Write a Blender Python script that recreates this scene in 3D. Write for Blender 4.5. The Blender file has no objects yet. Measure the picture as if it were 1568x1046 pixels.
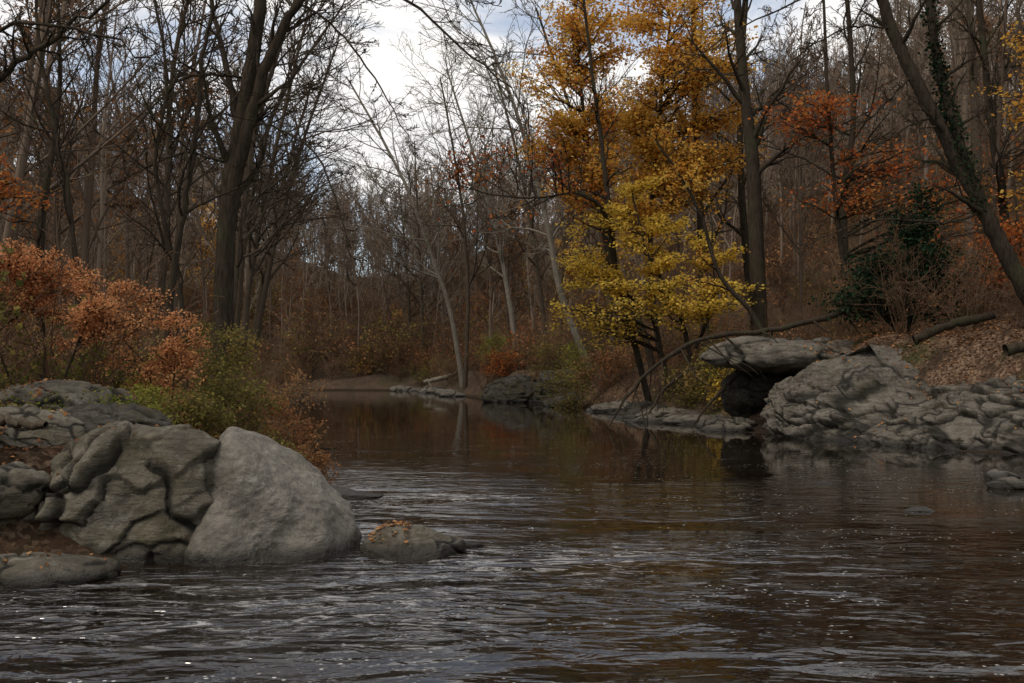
import bpy, bmesh, math, numpy as np
from mathutils import Vector
from mathutils.bvhtree import BVHTree
RNG=np.random.default_rng
scene=bpy.context.scene
V3=lambda a:np.asarray(a,float)
# ------------------------------------------------------------ noise
def _h(ix,iy,iz,seed):
    n=(ix.astype(np.int64)*374761393+iy.astype(np.int64)*668265263+iz.astype(np.int64)*2147483647+seed*1274126177)&0xffffffff
    n=((n^(n>>13))*1274126177)&0xffffffff
    n=((n^(n>>15))*2246822519)&0xffffffff
    n=n^(n>>16)
    return (n/4294967295.0)*2-1
def vnoise(p,seed=0):
    p=np.asarray(p,float); i=np.floor(p).astype(np.int64); f=p-i; u=f*f*f*(f*(f*6-15)+10)
    out=0
    for a in (0,1):
        for b in (0,1):
            for c in (0,1):
                w=(u[:,0] if a else 1-u[:,0])*(u[:,1] if b else 1-u[:,1])*(u[:,2] if c else 1-u[:,2])
                out=out+w*_h(i[:,0]+a,i[:,1]+b,i[:,2]+c,seed)
    return out
def fbm(p,o=4,seed=0,g=.5):
    s=0;a=1;t=0
    for k in range(o):
        s=s+a*vnoise(p*(2.03**k)+k*17.3,seed+k); t+=a; a*=g
    return s/t*1.5
def sm(a,b,x):
    t=np.clip((x-a)/(b-a),0,1); return t*t*(3-2*t)
# ------------------------------------------------------------ materials
def newmat(name):
    m=bpy.data.materials.new(name); m.use_nodes=True; nt=m.node_tree; nt.nodes.clear()
    out=nt.nodes.new('ShaderNodeOutputMaterial'); return m,nt,out
def N(nt,t,**k):
    n=nt.nodes.new(t)
    for a,b in k.items(): setattr(n,a,b)
    return n
def ramp(nt,fac,stops):
    r=N(nt,'ShaderNodeValToRGB'); e=r.color_ramp.elements
    while len(e)<len(stops): e.new(.5)
    for i,(p,c) in enumerate(stops):
        e[i].position=p; e[i].color=(*c,1) if len(c)==3 else c
    nt.links.new(fac,r.inputs[0]); return r.outputs[0]
def noiseN(nt,vec,scale,detail=4,rough=.55,dist=0):
    n=N(nt,'ShaderNodeTexNoise'); n.inputs['Scale'].default_value=scale; n.inputs['Detail'].default_value=detail
    n.inputs['Roughness'].default_value=rough; n.inputs['Distortion'].default_value=dist
    if vec is not None: nt.links.new(vec,n.inputs['Vector'])
    return n.outputs['Fac']
def mixc(nt,f,a,b,mode='MIX'):
    m=N(nt,'ShaderNodeMix',data_type='RGBA',blend_type=mode)
    for s,v in ((m.inputs[0],f),(m.inputs[6],a),(m.inputs[7],b)):
        if hasattr(v,'is_linked'): nt.links.new(v,s)
        elif isinstance(v,(int,float)): s.default_value=v
        else: s.default_value=(*v,1)
    return m.outputs[2]
def mth(nt,op,a,b=None,clamp=False):
    m=N(nt,'ShaderNodeMath',operation=op); m.use_clamp=clamp
    for s,v in ((m.inputs[0],a),(m.inputs[1],b)):
        if v is None: continue
        if hasattr(v,'is_linked'): nt.links.new(v,s)
        else: s.default_value=v
    return m.outputs[0]
def mrange(nt,v,a,b,c,d,smooth=True):
    m=N(nt,'ShaderNodeMapRange'); m.interpolation_type='SMOOTHSTEP' if smooth else 'LINEAR'
    nt.links.new(v,m.inputs[0])
    for i,x in enumerate((a,b,c,d)): m.inputs[i+1].default_value=x
    return m.outputs[0]
def leafmat(name,cols,trans=.35):
    m,nt,out=newmat(name)
    at=N(nt,'ShaderNodeAttribute',attribute_name='tint')
    c=ramp(nt,at.outputs['Fac'],[(i/(len(cols)-1),x) for i,x in enumerate(cols)])
    p=N(nt,'ShaderNodeBsdfDiffuse')
    t=N(nt,'ShaderNodeBsdfTranslucent'); mx=N(nt,'ShaderNodeMixShader'); mx.inputs[0].default_value=trans
    nt.links.new(c,p.inputs[0]); nt.links.new(c,t.inputs[0])
    nt.links.new(p.outputs[0],mx.inputs[1]); nt.links.new(t.outputs[0],mx.inputs[2]); nt.links.new(mx.outputs[0],out.inputs[0])
    return m
def barkmat(name,a,b,rand=None):
    m,nt,out=newmat(name)
    if rand:
        if rand=='attr': r_=N(nt,'ShaderNodeAttribute',attribute_name='rnd').outputs['Fac']
        else: r_=N(nt,'ShaderNodeObjectInfo').outputs['Random']
        mid=tuple((x+y)/2 for x,y in zip(a,b))
        c=mixc(nt,1.0,mid,ramp(nt,r_,[(0,(.6,.55,.5)),(.5,(1,.95,.9)),(.8,(1.25,1.2,1.15)),(1,(1.6,1.6,1.55))]),'MULTIPLY')
        p=N(nt,'ShaderNodeBsdfDiffuse'); nt.links.new(c,p.inputs[0]); nt.links.new(p.outputs[0],out.inputs[0]); return m
    tc=N(nt,'ShaderNodeTexCoord'); mp=N(nt,'ShaderNodeMapping'); mp.inputs['Scale'].default_value=(9,9,1.6)
    nt.links.new(tc.outputs['Object'],mp.inputs[0])
    f=noiseN(nt,mp.outputs[0],2.2,4,.65)
    c=ramp(nt,f,[(.3,a),(.7,b)])
    f2=noiseN(nt,tc.outputs['Object'],.9,3)
    c=mixc(nt,mrange(nt,f2,.5,.7,0,.45),c,(.06,.065,.03))
    p=N(nt,'ShaderNodeBsdfDiffuse')
    b_=N(nt,'ShaderNodeBump'); b_.inputs['Strength'].default_value=.9; b_.inputs['Distance'].default_value=.04
    nt.links.new(f,b_.inputs['Height']); nt.links.new(b_.outputs[0],p.inputs['Normal'])
    nt.links.new(c,p.inputs[0]); nt.links.new(p.outputs[0],out.inputs[0]); return m
def rockmat(name,dark,mid,light,lichen=.3,moss=.6,bed=.5):
    m,nt,out=newmat(name)
    g=N(nt,'ShaderNodeNewGeometry'); pos=g.outputs['Position']
    f=noiseN(nt,pos,1.5,6,.65,.8); f2=noiseN(nt,pos,15,4,.7); f3=noiseN(nt,pos,.8,2)
    c=ramp(nt,f,[(.3,dark),(.5,mid),(.72,light)])
    c=mixc(nt,mrange(nt,f2,.38,.66,0,.55),c,tuple(x*.5 for x in mid))
    # bedding: thin dark and pale seams following the layers of the stone
    mp=N(nt,'ShaderNodeMapping'); mp.inputs['Rotation'].default_value=(.15,.38,.2); mp.inputs['Scale'].default_value=(.8,.8,5.5); nt.links.new(pos,mp.inputs[0])
    bd=noiseN(nt,mp.outputs[0],1.4,6,.68,.9)
    c=mixc(nt,mth(nt,'MULTIPLY',mrange(nt,bd,.52,.60,0,1),bed),c,tuple(x*.55 for x in dark))
    c=mixc(nt,mth(nt,'MULTIPLY',mrange(nt,bd,.44,.36,0,1),bed*.5),c,light)
    fl=noiseN(nt,pos,6.5,5,.75,.5)
    c=mixc(nt,mth(nt,'MULTIPLY',mrange(nt,fl,.56,.64,0,1),mrange(nt,f3,.45,.6,.15,lichen)),c,(.33,.315,.265))
    f4=noiseN(nt,pos,2.6,4,.7)
    sx=N(nt,'ShaderNodeSeparateXYZ'); nt.links.new(g.outputs['Normal'],sx.inputs[0])
    ms=mth(nt,'MULTIPLY',mrange(nt,f4,.48,.64,0,moss),mrange(nt,sx.outputs[2],-.1,.7,1,.45))
    c=mixc(nt,ms,c,(.085,.072,.03))
    at=N(nt,'ShaderNodeAttribute',attribute_name='tint')   # crevice shade painted into the colour: cracks and bed grooves go dark
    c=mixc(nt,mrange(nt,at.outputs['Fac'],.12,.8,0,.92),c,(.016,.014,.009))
    sp=N(nt,'ShaderNodeSeparateXYZ'); nt.links.new(pos,sp.inputs[0])
    zz=mth(nt,'ADD',sp.outputs[2],mth(nt,'MULTIPLY',f,-.16))
    wet=mrange(nt,zz,-.03,.11,1,0)
    c=mixc(nt,mth(nt,'MULTIPLY',wet,.85),c,(.018,.015,.011))
    p=N(nt,'ShaderNodeBsdfPrincipled')
    nt.links.new(mrange(nt,wet,0,1,.8,.3),p.inputs['Roughness'])
    p.inputs['Specular IOR Level'].default_value=.25
    hh=mth(nt,'ADD',mth(nt,'ADD',mth(nt,'MULTIPLY',f2,.45),mth(nt,'MULTIPLY',bd,-bed*1.3)),noiseN(nt,pos,4,7,.72,.8))
    b_=N(nt,'ShaderNodeBump'); b_.inputs['Strength'].default_value=1; b_.inputs['Distance'].default_value=.065
    nt.links.new(hh,b_.inputs['Height']); nt.links.new(b_.outputs[0],p.inputs['Normal'])
    nt.links.new(c,p.inputs['Base Color']); nt.links.new(p.outputs[0],out.inputs[0]); return m

M_rock=rockmat('boulder_stone',(.12,.105,.082),(.205,.182,.146),(.285,.26,.212),.5,.25,.25)
M_rockf=rockmat('folded_stone',(.075,.063,.043),(.145,.123,.088),(.215,.19,.145),.3,.6,.5)
M_rockd=rockmat('ledge_stone',(.08,.067,.05),(.145,.124,.095),(.215,.19,.15),.35,.5,.65)
M_rocks=rockmat('dark_stone',(.025,.021,.015),(.05,.042,.031),(.085,.075,.056),.2,.8,.5)
M_bark=barkmat('bark_dark',(.025,.019,.013),(.07,.055,.04))
M_barkm=barkmat('bark_brown',(.05,.038,.027),(.12,.092,.066))
M_barkp=barkmat('bark_pale',(.14,.115,.085),(.30,.265,.21))
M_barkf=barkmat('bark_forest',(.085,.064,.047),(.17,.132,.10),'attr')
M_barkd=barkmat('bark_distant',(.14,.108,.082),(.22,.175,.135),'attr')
M_twig=barkmat('twig_brown',(.12,.078,.05),(.20,.135,.09),'obj')
L_gold=leafmat('leaf_gold',[(.40,.16,.03),(.60,.29,.05),(.74,.43,.08),(.72,.52,.13)],.45)
L_ygreen=leafmat('leaf_yellow',[(.44,.29,.04),(.66,.45,.07),(.78,.54,.10),(.52,.43,.08)],.45)
L_salmon=leafmat('leaf_salmon',[(.32,.12,.05),(.56,.235,.10),(.66,.32,.14),(.50,.28,.12)])
L_red=leafmat('leaf_red',[(.20,.05,.02),(.38,.10,.03),(.48,.17,.045),(.38,.20,.06)])
L_rust=leafmat('leaf_rust',[(.14,.065,.033),(.26,.115,.05),(.33,.165,.07),(.26,.175,.085)])
L_olive=leafmat('leaf_olive',[(.07,.075,.025),(.15,.135,.04),(.25,.19,.055),(.32,.20,.065)])
L_green=leafmat('leaf_green',[(.06,.08,.02),(.13,.145,.03),(.23,.22,.045),(.34,.28,.06)])
L_ever=leafmat('leaf_evergreen',[(.008,.020,.010),(.015,.031,.016),(.022,.040,.02),(.035,.05,.025)],.15)
L_litter=leafmat('leaf_fallen',[(.09,.045,.025),(.20,.09,.04),(.32,.15,.06),(.38,.22,.10)],.15)
# ------------------------------------------------------------ mesh helpers
def mkmesh(name,parts,mats,smooth=True):
    vs=[];fs=[];mi=[];ti=[];o=0
    for v,f,m,t in parts:
        if len(v)==0: continue
        vs.append(v); fs.append(f+o); mi.append(np.full(len(f),m)); ti.append(t if t is not None else np.zeros(len(v))); o+=len(v)
    v=np.concatenate(vs); f=np.concatenate(fs); mi=np.concatenate(mi); ti=np.concatenate(ti); k=f.shape[1]
    me=bpy.data.meshes.new(name); me.vertices.add(len(v)); me.vertices.foreach_set('co',v.astype(np.float32).ravel())
    me.loops.add(f.size); me.loops.foreach_set('vertex_index',f.astype(np.int32).ravel())
    me.polygons.add(len(f)); me.polygons.foreach_set('loop_start',(np.arange(len(f))*k).astype(np.int32))
    me.polygons.foreach_set('material_index',mi.astype(np.int32))
    me.polygons.foreach_set('use_smooth',np.full(len(f),smooth))
    a=me.attributes.new('tint','FLOAT','POINT'); a.data.foreach_set('value',ti.astype(np.float32))
    for m in mats: me.materials.append(m)
    me.update(calc_edges=True); return me
def mkobj(name,parts,mats,origin=(0,0,0),link=True,smooth=True):
    o3=V3(origin)
    parts=[(v-o3,f,m,t) if len(v) else (v,f,m,t) for v,f,m,t in parts]
    me=mkmesh(name,parts,mats,smooth); ob=bpy.data.objects.new(name,me); ob.location=origin
    if link: scene.collection.objects.link(ob)
    return ob
def nrm(a): return a/np.maximum(np.linalg.norm(a,axis=-1,keepdims=True),1e-9)
def tubes(pts,rad,K):
    n,S,_=pts.shape
    d=nrm(pts[:,-1]-pts[:,0]); ref=np.where(np.abs(d[:,2:3])>.9,[[1.,0,0]],[[0,0,1.]])
    u=nrm(np.cross(d,ref)); w=np.cross(d,u)
    a=np.arange(K)*2*math.pi/K
    ring=np.cos(a)[None,:,None]*u[:,None,:]+np.sin(a)[None,:,None]*w[:,None,:]
    v=pts[:,:,None,:]+rad[:,:,None,None]*ring[:,None,:,:]
    b=(np.arange(n)*S*K)[:,None,None]; s=(np.arange(S-1)*K)[None,:,None]; k=np.arange(K)[None,None,:]; k2=(k+1)%K
    f=np.stack([b+s+k,b+s+k2,b+s+K+k2,b+s+K+k],-1).reshape(-1,4)
    return v.reshape(-1,3),f
def grow(st,di,L,r0,r1,S,wander,trop,rng):
    n=len(st); pts=np.zeros((n,S+1,3)); pts[:,0]=st; d=nrm(di)
    for i in range(S):
        d=nrm(d+rng.normal(0,wander,(n,3))+np.array([0,0,trop]))
        pts[:,i+1]=pts[:,i]+d*(L/S)[:,None]
    t=np.linspace(0,1,S+1)[None,:]
    return pts, r0[:,None]*(1-t)+r1[:,None]*t
def child(pts,rad,n,t0,t1,a0,a1,lf,rng,rf=.6,rmin=.006,lens=None,flat=0):
    m,S1,_=pts.shape; S=S1-1
    L=np.linalg.norm(np.diff(pts,axis=1),axis=2).sum(1) if lens is None else lens
    pi=np.repeat(np.arange(m),n); t=t0+(t1-t0)*((np.tile(np.arange(n),m)+rng.random(m*n))/n)
    x=t*S; i=np.minimum(x.astype(int),S-1); f=(x-i)[:,None]
    st=pts[pi,i]*(1-f)+pts[pi,i+1]*f; r=rad[pi,i]*(1-f[:,0])+rad[pi,i+1]*f[:,0]
    d=nrm(pts[pi,i+1]-pts[pi,i]); q=rng.normal(0,1,(m*n,3)); q[:,2]*=(1-flat)
    q=nrm(q-(q*d).sum(1,keepdims=True)*d); a=np.radians(rng.uniform(a0,a1,m*n))[:,None]
    di=np.cos(a)*d+np.sin(a)*q
    if flat: di[:,2]*=(1-flat*.6)
    ln=L[pi]*lf*(1-.55*t)*rng.uniform(.6,1.25,m*n)
    return st,di,ln,np.maximum(r*rf,rmin),np.full(m*n,rmin)*.8
def leaves(pts,n,size,rng,spread=.05,flat=.5,clump=None):
    m,S1,_=pts.shape; pi=rng.integers(0,m,n); t=rng.random(n)*(S1-1); i=np.minimum(t.astype(int),S1-2); f=(t-i)[:,None]
    c=pts[pi,i]*(1-f)+pts[pi,i+1]*f+rng.normal(0,spread,(n,3))*np.array([1,1,1-.6*flat])
    u=nrm(rng.normal(0,1,(n,3))*np.array([1,1,1-flat*.6])); w=rng.normal(0,1,(n,3))*np.array([1,1,1-flat]); w=nrm(w-(w*u).sum(1,keepdims=True)*u)
    s=(size*rng.uniform(.55,1.3,n))[:,None]
    v=np.stack([c,c+u*s*.5+w*s*.42,c+u*s,c+u*s*.5-w*s*.42],1).reshape(-1,3)
    fa=np.arange(n*4).reshape(-1,4)
    base=vnoise(c*.8+3,5)*.35+.5
    tt=np.clip(base+rng.normal(0,.22,n),0,1)
    return v,fa,np.repeat(tt,4)
def smoothline(P,n):
    P=V3(P); k=len(P); t=np.linspace(0,k-1,n); i=np.clip(t.astype(int),0,k-2); f=(t-i)[:,None]
    p0=P[np.maximum(i-1,0)];p1=P[i];p2=P[i+1];p3=P[np.minimum(i+2,k-1)]
    return .5*((2*p1)+(-p0+p2)*f+(2*p0-5*p1+4*p2-p3)*f**2+(-p0+3*p1-3*p2+p3)*f**3)
def trunkpts(P,r0,r1,n=16,wob=.02,seed=1,pw=1.0):
    q=smoothline(P,n)
    q[1:-1]+=RNG(seed).normal(0,wob*.4,(n-2,3))
    t=np.linspace(0,1,n); return q[None],(r0*(1-t**pw)+r1*t**pw)[None]
# ------------------------------------------------------------ terrain
SH=V3([(-9,-15),(-7,-2),(-5.2,4),(-4.8,7.6),(-3.5,8.6),(-2.5,9.6),(-2.4,11.5),(-2.8,13.6),(-4.3,20),(-6.3,28),(-8.3,38),(-11.5,55),(-15.5,74),(-24,82),(-42,84),
 (-42,100),(-19,94),(-8.7,91),(-5.2,77),(-1.8,61),(1.6,54),(4,45),(5.6,38),(6.6,32),(6.7,28),(7.6,25),(10.2,20.4),(13,15.5),(15,8),(16,0),(18,-15)])
def sdist(x,y):
    p=np.stack([x,y],1); best=np.full(len(x),1e9); ins=np.zeros(len(x),bool); n=len(SH)
    for i in range(n):
        a=SH[i];b=SH[(i+1)%n]; ab=b-a; t=np.clip(((p-a)@ab)/(ab@ab),0,1)
        best=np.minimum(best,np.linalg.norm(p-(a+t[:,None]*ab),axis=1))
        c=((a[1]>p[:,1])!=(b[1]>p[:,1])); xi=(b[0]-a[0])*(p[:,1]-a[1])/(b[1]-a[1]+1e-12)+a[0]; ins^=(c&(p[:,0]<xi))
    return np.where(ins,-best,best)
def xc(y): return np.interp(y,[-15,8,20,40,60,90,200,600],[4,5,3,-1.5,-6.5,-13,-25,-60])
def ground(x,y):
    x=np.atleast_1d(V3(x));y=np.atleast_1d(V3(y)); p=np.stack([x,y,0*x],1)
    s=sdist(x,y)+.35*vnoise(p*.7,3)*sm(6,14,y)
    X=x-xc(y); w=sm(-6,6,X); lat=np.maximum(0,np.abs(X)-4); ss=np.minimum(np.maximum(s,0),lat+2)
    bl=.95*sm(0,1.8,s)+.35*sm(2,8,s); hl=.38*np.maximum(0,ss-8)
    k=sm(32,38,y); wd=4.6+1.6*(1-sm(20,26,y)); tt=np.clip((s-.4)/(wd-.4),0,1)
    br=(1-k)*2.8*tt*tt*(3-2*tt)+k*1.8*sm(0,2.5,s); hr=.42*np.maximum(0,ss-6)
    h=(1-w)*(bl+34*np.tanh(hl/34))+w*(br+34*np.tanh(hr/34))
    far=26*np.tanh(.24*np.maximum(0,y-97)/26); h=h+far*sm(0,8,s)
    h=np.where(s<0,-1.2*sm(0,4,-s)-.06*sm(0,.3,-s),h)
    h=h+(.10*fbm(p*.9,3,7)+.5*fbm(p*.12,2,9)*sm(5,15,s))*sm(0,1.5,s)
    return h
def axis(lo,hi,c,n,k):
    t=np.linspace(math.asinh((lo-c)/k),math.asinh((hi-c)/k),n); return c+k*np.sinh(t)
gx=axis(-600,600,0,420,9); gy=axis(-60,900,16,420,12)
GX,GY=np.meshgrid(gx,gy); Z=ground(GX.ravel(),GY.ravel()); nx=len(gx)
ii=(np.arange(len(gy)-1)[:,None]*nx+np.arange(nx-1)[None,:]).ravel()
gf=np.stack([ii,ii+1,ii+nx+1,ii+nx],1)
def groundmat():
    m,nt,out=newmat('leaf_litter_ground'); g=N(nt,'ShaderNodeNewGeometry'); pos=g.outputs['Position']
    v=N(nt,'ShaderNodeTexVoronoi'); v.inputs['Scale'].default_value=19; nt.links.new(pos,v.inputs['Vector'])
    sr=N(nt,'ShaderNodeSeparateColor'); nt.links.new(v.outputs['Color'],sr.inputs[0])
    c=ramp(nt,sr.outputs[0],[(0,(.05,.03,.02)),(.4,(.10,.058,.036)),(.7,(.155,.10,.062)),(1,(.23,.155,.10))])
    f=noiseN(nt,pos,1.1,6,.75); c=mixc(nt,mrange(nt,f,.42,.58,0,.85),c,(.04,.028,.019))
    f2=noiseN(nt,pos,.5,4,.6); c=mixc(nt,mrange(nt,f2,.50,.64,0,.7),c,(.05,.056,.02))
    sp=N(nt,'ShaderNodeSeparateXYZ'); nt.links.new(pos,sp.inputs[0])
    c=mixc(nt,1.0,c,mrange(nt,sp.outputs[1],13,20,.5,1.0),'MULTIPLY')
    c=mixc(nt,mrange(nt,sp.outputs[1],45,80,0,.6),c,(.085,.062,.045))
    c=mixc(nt,mrange(nt,sp.outputs[2],.0,.25,1,0),c,(.035,.026,.018))
    p=N(nt,'ShaderNodeBsdfDiffuse')
    b_=N(nt,'ShaderNodeBump'); b_.inputs['Strength'].default_value=.9; b_.inputs['Distance'].default_value=.06
    nt.links.new(mth(nt,'ADD',sr.outputs[1],f),b_.inputs['Height']); nt.links.new(b_.outputs[0],p.inputs['Normal'])
    nt.links.new(c,p.inputs[0]); nt.links.new(p.outputs[0],out.inputs[0]); return m
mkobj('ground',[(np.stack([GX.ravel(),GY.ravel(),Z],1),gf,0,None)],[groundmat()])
# ------------------------------------------------------------ water
def watermat():
    m,nt,out=newmat('river_water'); g=N(nt,'ShaderNodeNewGeometry'); pos=g.outputs['Position']
    sp=N(nt,'ShaderNodeSeparateXYZ'); nt.links.new(pos,sp.inputs[0])
    mp=N(nt,'ShaderNodeMapping'); mp.inputs['Scale'].default_value=(.65,1.4,1); mp.inputs['Rotation'].default_value=(0,0,.25); nt.links.new(pos,mp.inputs[0])
    n1=noiseN(nt,mp.outputs[0],1.5,2,.5,1.2); n2=noiseN(nt,mp.outputs[0],4.2,2,.5,1.4); n3=noiseN(nt,mp.outputs[0],12,2,.5,.5)
    big=noiseN(nt,mp.outputs[0],.30,3,.55,.5)
    h=mth(nt,'ADD',mth(nt,'MULTIPLY',n1,1.7),mth(nt,'ADD',mth(nt,'MULTIPLY',n2,.52),mth(nt,'MULTIPLY',n3,.07)))
    near=mrange(nt,sp.outputs[1],6,21,1,.07)
    calm=mrange(nt,sp.outputs[1],18,30,1,.2)
    left=mrange(nt,sp.outputs[0],-1.5,4.5,1.9,.42)
    amp=mth(nt,'MULTIPLY',mth(nt,'MULTIPLY',mth(nt,'MULTIPLY',near,calm),left),mrange(nt,big,.38,.62,.25,1.35))
    h=mth(nt,'MULTIPLY',h,amp)
    b_=N(nt,'ShaderNodeBump'); b_.inputs['Strength'].default_value=1; b_.inputs['Distance'].default_value=.046
    nt.links.new(h,b_.inputs['Height'])
    p=N(nt,'ShaderNodeBsdfPrincipled'); p.inputs['IOR'].default_value=1.75
    v=N(nt,'ShaderNodeTexVoronoi'); v.inputs['Scale'].default_value=13; nt.links.new(pos,v.inputs['Vector'])
    f1=noiseN(nt,mp.outputs[0],.9,6,.75,.8)
    dots=mth(nt,'MULTIPLY',mrange(nt,v.outputs['Distance'],.12,.2,1,0),mrange(nt,f1,.50,.60,0,.75))
    dots=mth(nt,'MULTIPLY',dots,mrange(nt,sp.outputs[1],26,42,1,0))
    def patch(cx,cy,rx,ry):
        a=mrange(nt,mth(nt,'ABSOLUTE',mth(nt,'SUBTRACT',sp.outputs[1],cy)),ry*.15,ry,1,0); b=mrange(nt,mth(nt,'ABSOLUTE',mth(nt,'SUBTRACT',sp.outputs[0],cx)),rx*.2,rx,1,0)
        return mth(nt,'MULTIPLY',a,b)
    rif=mth(nt,'MAXIMUM',patch(-.9,13.4,2.0,1.3),mth(nt,'MULTIPLY',patch(.2,9.0,2.6,1.8),.8))
    rif=mth(nt,'MAXIMUM',rif,mth(nt,'MULTIPLY',patch(-1.8,7.2,3.0,1.6),.75))
    fo=noiseN(nt,mp.outputs[0],4.2,7,.8,1.4)
    dots=mth(nt,'MAXIMUM',dots,mth(nt,'MULTIPLY',rif,mrange(nt,fo,.51,.62,0,.7)))
    c=mixc(nt,dots,(.011,.007,.004),(.6,.57,.53))
    nt.links.new(c,p.inputs['Base Color']); nt.links.new(mrange(nt,dots,0,1,.02,.6),p.inputs['Roughness'])
    nt.links.new(b_.outputs[0],p.inputs['Normal']); nt.links.new(p.outputs[0],out.inputs[0]); return m
wv=V3([(-60,-40,0),(40,-40,0),(40,110,0),(-60,110,0)])
mkobj('river_water',[(wv,np.array([[0,1,2,3]]),0,None)],[watermat()])
# ------------------------------------------------------------ rocks
_ico={}
def ico(sub):
    if sub not in _ico:
        bm=bmesh.new(); bmesh.ops.create_icosphere(bm,subdivisions=sub,radius=1)
        v=np.array([x.co[:] for x in bm.verts]); f=np.array([[l.index for l in q.verts] for q in bm.faces]); bm.free(); _ico[sub]=(v,f)
    return _ico[sub]
ROCKS=[]
def rotm(ax,ay,az):
    a,b,c=[math.radians(t) for t in (ax,ay,az)]
    Rx=V3([[1,0,0],[0,math.cos(a),-math.sin(a)],[0,math.sin(a),math.cos(a)]]);Ry=V3([[math.cos(b),0,math.sin(b)],[0,1,0],[-math.sin(b),0,math.cos(b)]]);Rz=V3([[math.cos(c),-math.sin(c),0],[math.sin(c),math.cos(c),0],[0,0,1]])
    return Rz@Ry@Rx
def blocks(P,cell,seed,crack,off,strata=(0,20,15),an=(1.4,1.2,.6),warp=.4,sharp=.12):
    Q=P+warp*cell*np.stack([fbm(P*(.9/cell)+k*31,3,seed+k) for k in range(3)],1)
    Q=(Q@rotm(*strata))/V3(an)/cell
    base=np.floor(Q).astype(np.int64); f1=np.full(len(Q),9.);f2=np.full(len(Q),9.); cid=np.zeros(len(Q))
    for dx in (-1,0,1):
        for dy in (-1,0,1):
            for dz in (-1,0,1):
                c=base+np.array([dx,dy,dz]); j=np.stack([_h(c[:,0],c[:,1],c[:,2],seed+s) for s in (1,2,3)],1)*.5+.5
                d=np.linalg.norm(Q-(c+j),axis=1); m=d<f1
                f2=np.where(m,f1,np.minimum(f2,d)); f1=np.where(m,d,f1); cid=np.where(m,_h(c[:,0],c[:,1],c[:,2],seed+9),cid)
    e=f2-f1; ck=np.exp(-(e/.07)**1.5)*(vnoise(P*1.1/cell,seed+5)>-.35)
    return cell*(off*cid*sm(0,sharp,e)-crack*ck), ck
def beds(P,seed,period,amp,dip,wig):
    """bedding planes: layers that weather back into undercut steps, folded by a low-frequency warp"""
    n=V3([math.sin(math.radians(dip[0])),math.sin(math.radians(dip[1])),1]); n=n/np.linalg.norm(n)
    t=(P@n)/period+wig*fbm(P*(.32/period),2,seed)+.25*fbm(P*(1.2/period),3,seed+3)
    i=np.floor(t); f=t-i; a=.55+.45*_h(i.astype(np.int64),i.astype(np.int64)*0,i.astype(np.int64)*0,seed+7)
    prof=sm(0,.16,f)*(1-.55*f)      # groove at the base of each bed, proud lip above, easing back upward
    m=sm(-.5,.3,vnoise(P*(.45/period),seed+11))
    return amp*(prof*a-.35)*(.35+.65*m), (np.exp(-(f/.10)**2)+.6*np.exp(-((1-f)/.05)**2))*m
def boulder(name,loc,size,seed,rotz=0,cell=.5,crack=.10,off=.10,rough=.02,sub=6,soft=14,nr=12,planes=(),mat=None,tilt=(0,0),strata=(0,20,15),an=(1.4,1.2,.6),warp=.4,keep=True,bed=.03,period=.2,dip=(15,5),wig=.8):
    v,f=ico(sub); rng=RNG(seed); nn=nrm(rng.normal(0,1,(nr,3))); dd=rng.uniform(.72,1.0,nr)
    if len(planes):
        pn=nrm(V3([p[:3] for p in planes])); nn=np.concatenate([nn,pn]); dd=np.concatenate([dd,[p[3] for p in planes]])
    dot=np.maximum(v@nn.T,1e-3); r=((dot/dd[None])**soft).sum(1)+1.0; r=r**(-1/soft)
    P=v*r[:,None]*V3(size)
    Mx=rotm(tilt[0],tilt[1],rotz); P=P@Mx.T; dv=nrm(v/V3(size))@Mx.T
    d,ck=blocks(P+seed,cell,seed,crack,off,strata,an,warp)
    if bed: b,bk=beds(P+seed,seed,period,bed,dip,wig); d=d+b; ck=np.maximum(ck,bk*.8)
    d=d+rough*fbm(P*5,4,seed+60)+rough*2*fbm(P*1.5,2,seed+61)
    P=P+dv*d[:,None]
    if crack==0: ck=None
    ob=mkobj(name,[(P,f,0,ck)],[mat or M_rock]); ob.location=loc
    if keep: ROCKS.append((P+V3(loc),f))
    return ob
boulder('smooth_boulder',(-2.36,9.45,.24),(.98,.85,1.12),5,cell=1.3,crack=0,off=.012,rough=.034,soft=16,nr=3,sub=7,an=(1,1,1.4),warp=.6,bed=.012,period=.5,
        planes=[(.56,-.12,.83,.53),(.86,-.1,.50,.69),(-.9,-.2,.35,.66),(.25,-1,.30,.70),(-.1,.1,1,.93),(-.5,-.6,.6,.74),(.1,-.75,.66,.76),(.9,-.5,.1,.86)])
boulder('folded_rock',(-3.62,9.6,.24),(1.25,.9,1.0),12,cell=.75,crack=.12,off=.13,rough=.03,nr=8,soft=20,sub=7,mat=M_rockf,strata=(10,22,-20),an=(1.5,1.2,.7),warp=.6,bed=.17,period=.29,dip=(-24,12),wig=1.2,
        planes=[(-.7,-.3,.7,.74),(.2,-.9,.4,.82),(.1,0,1,.90)])
g0=lambda x,y:float(ground([x],[y])[0])
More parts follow.
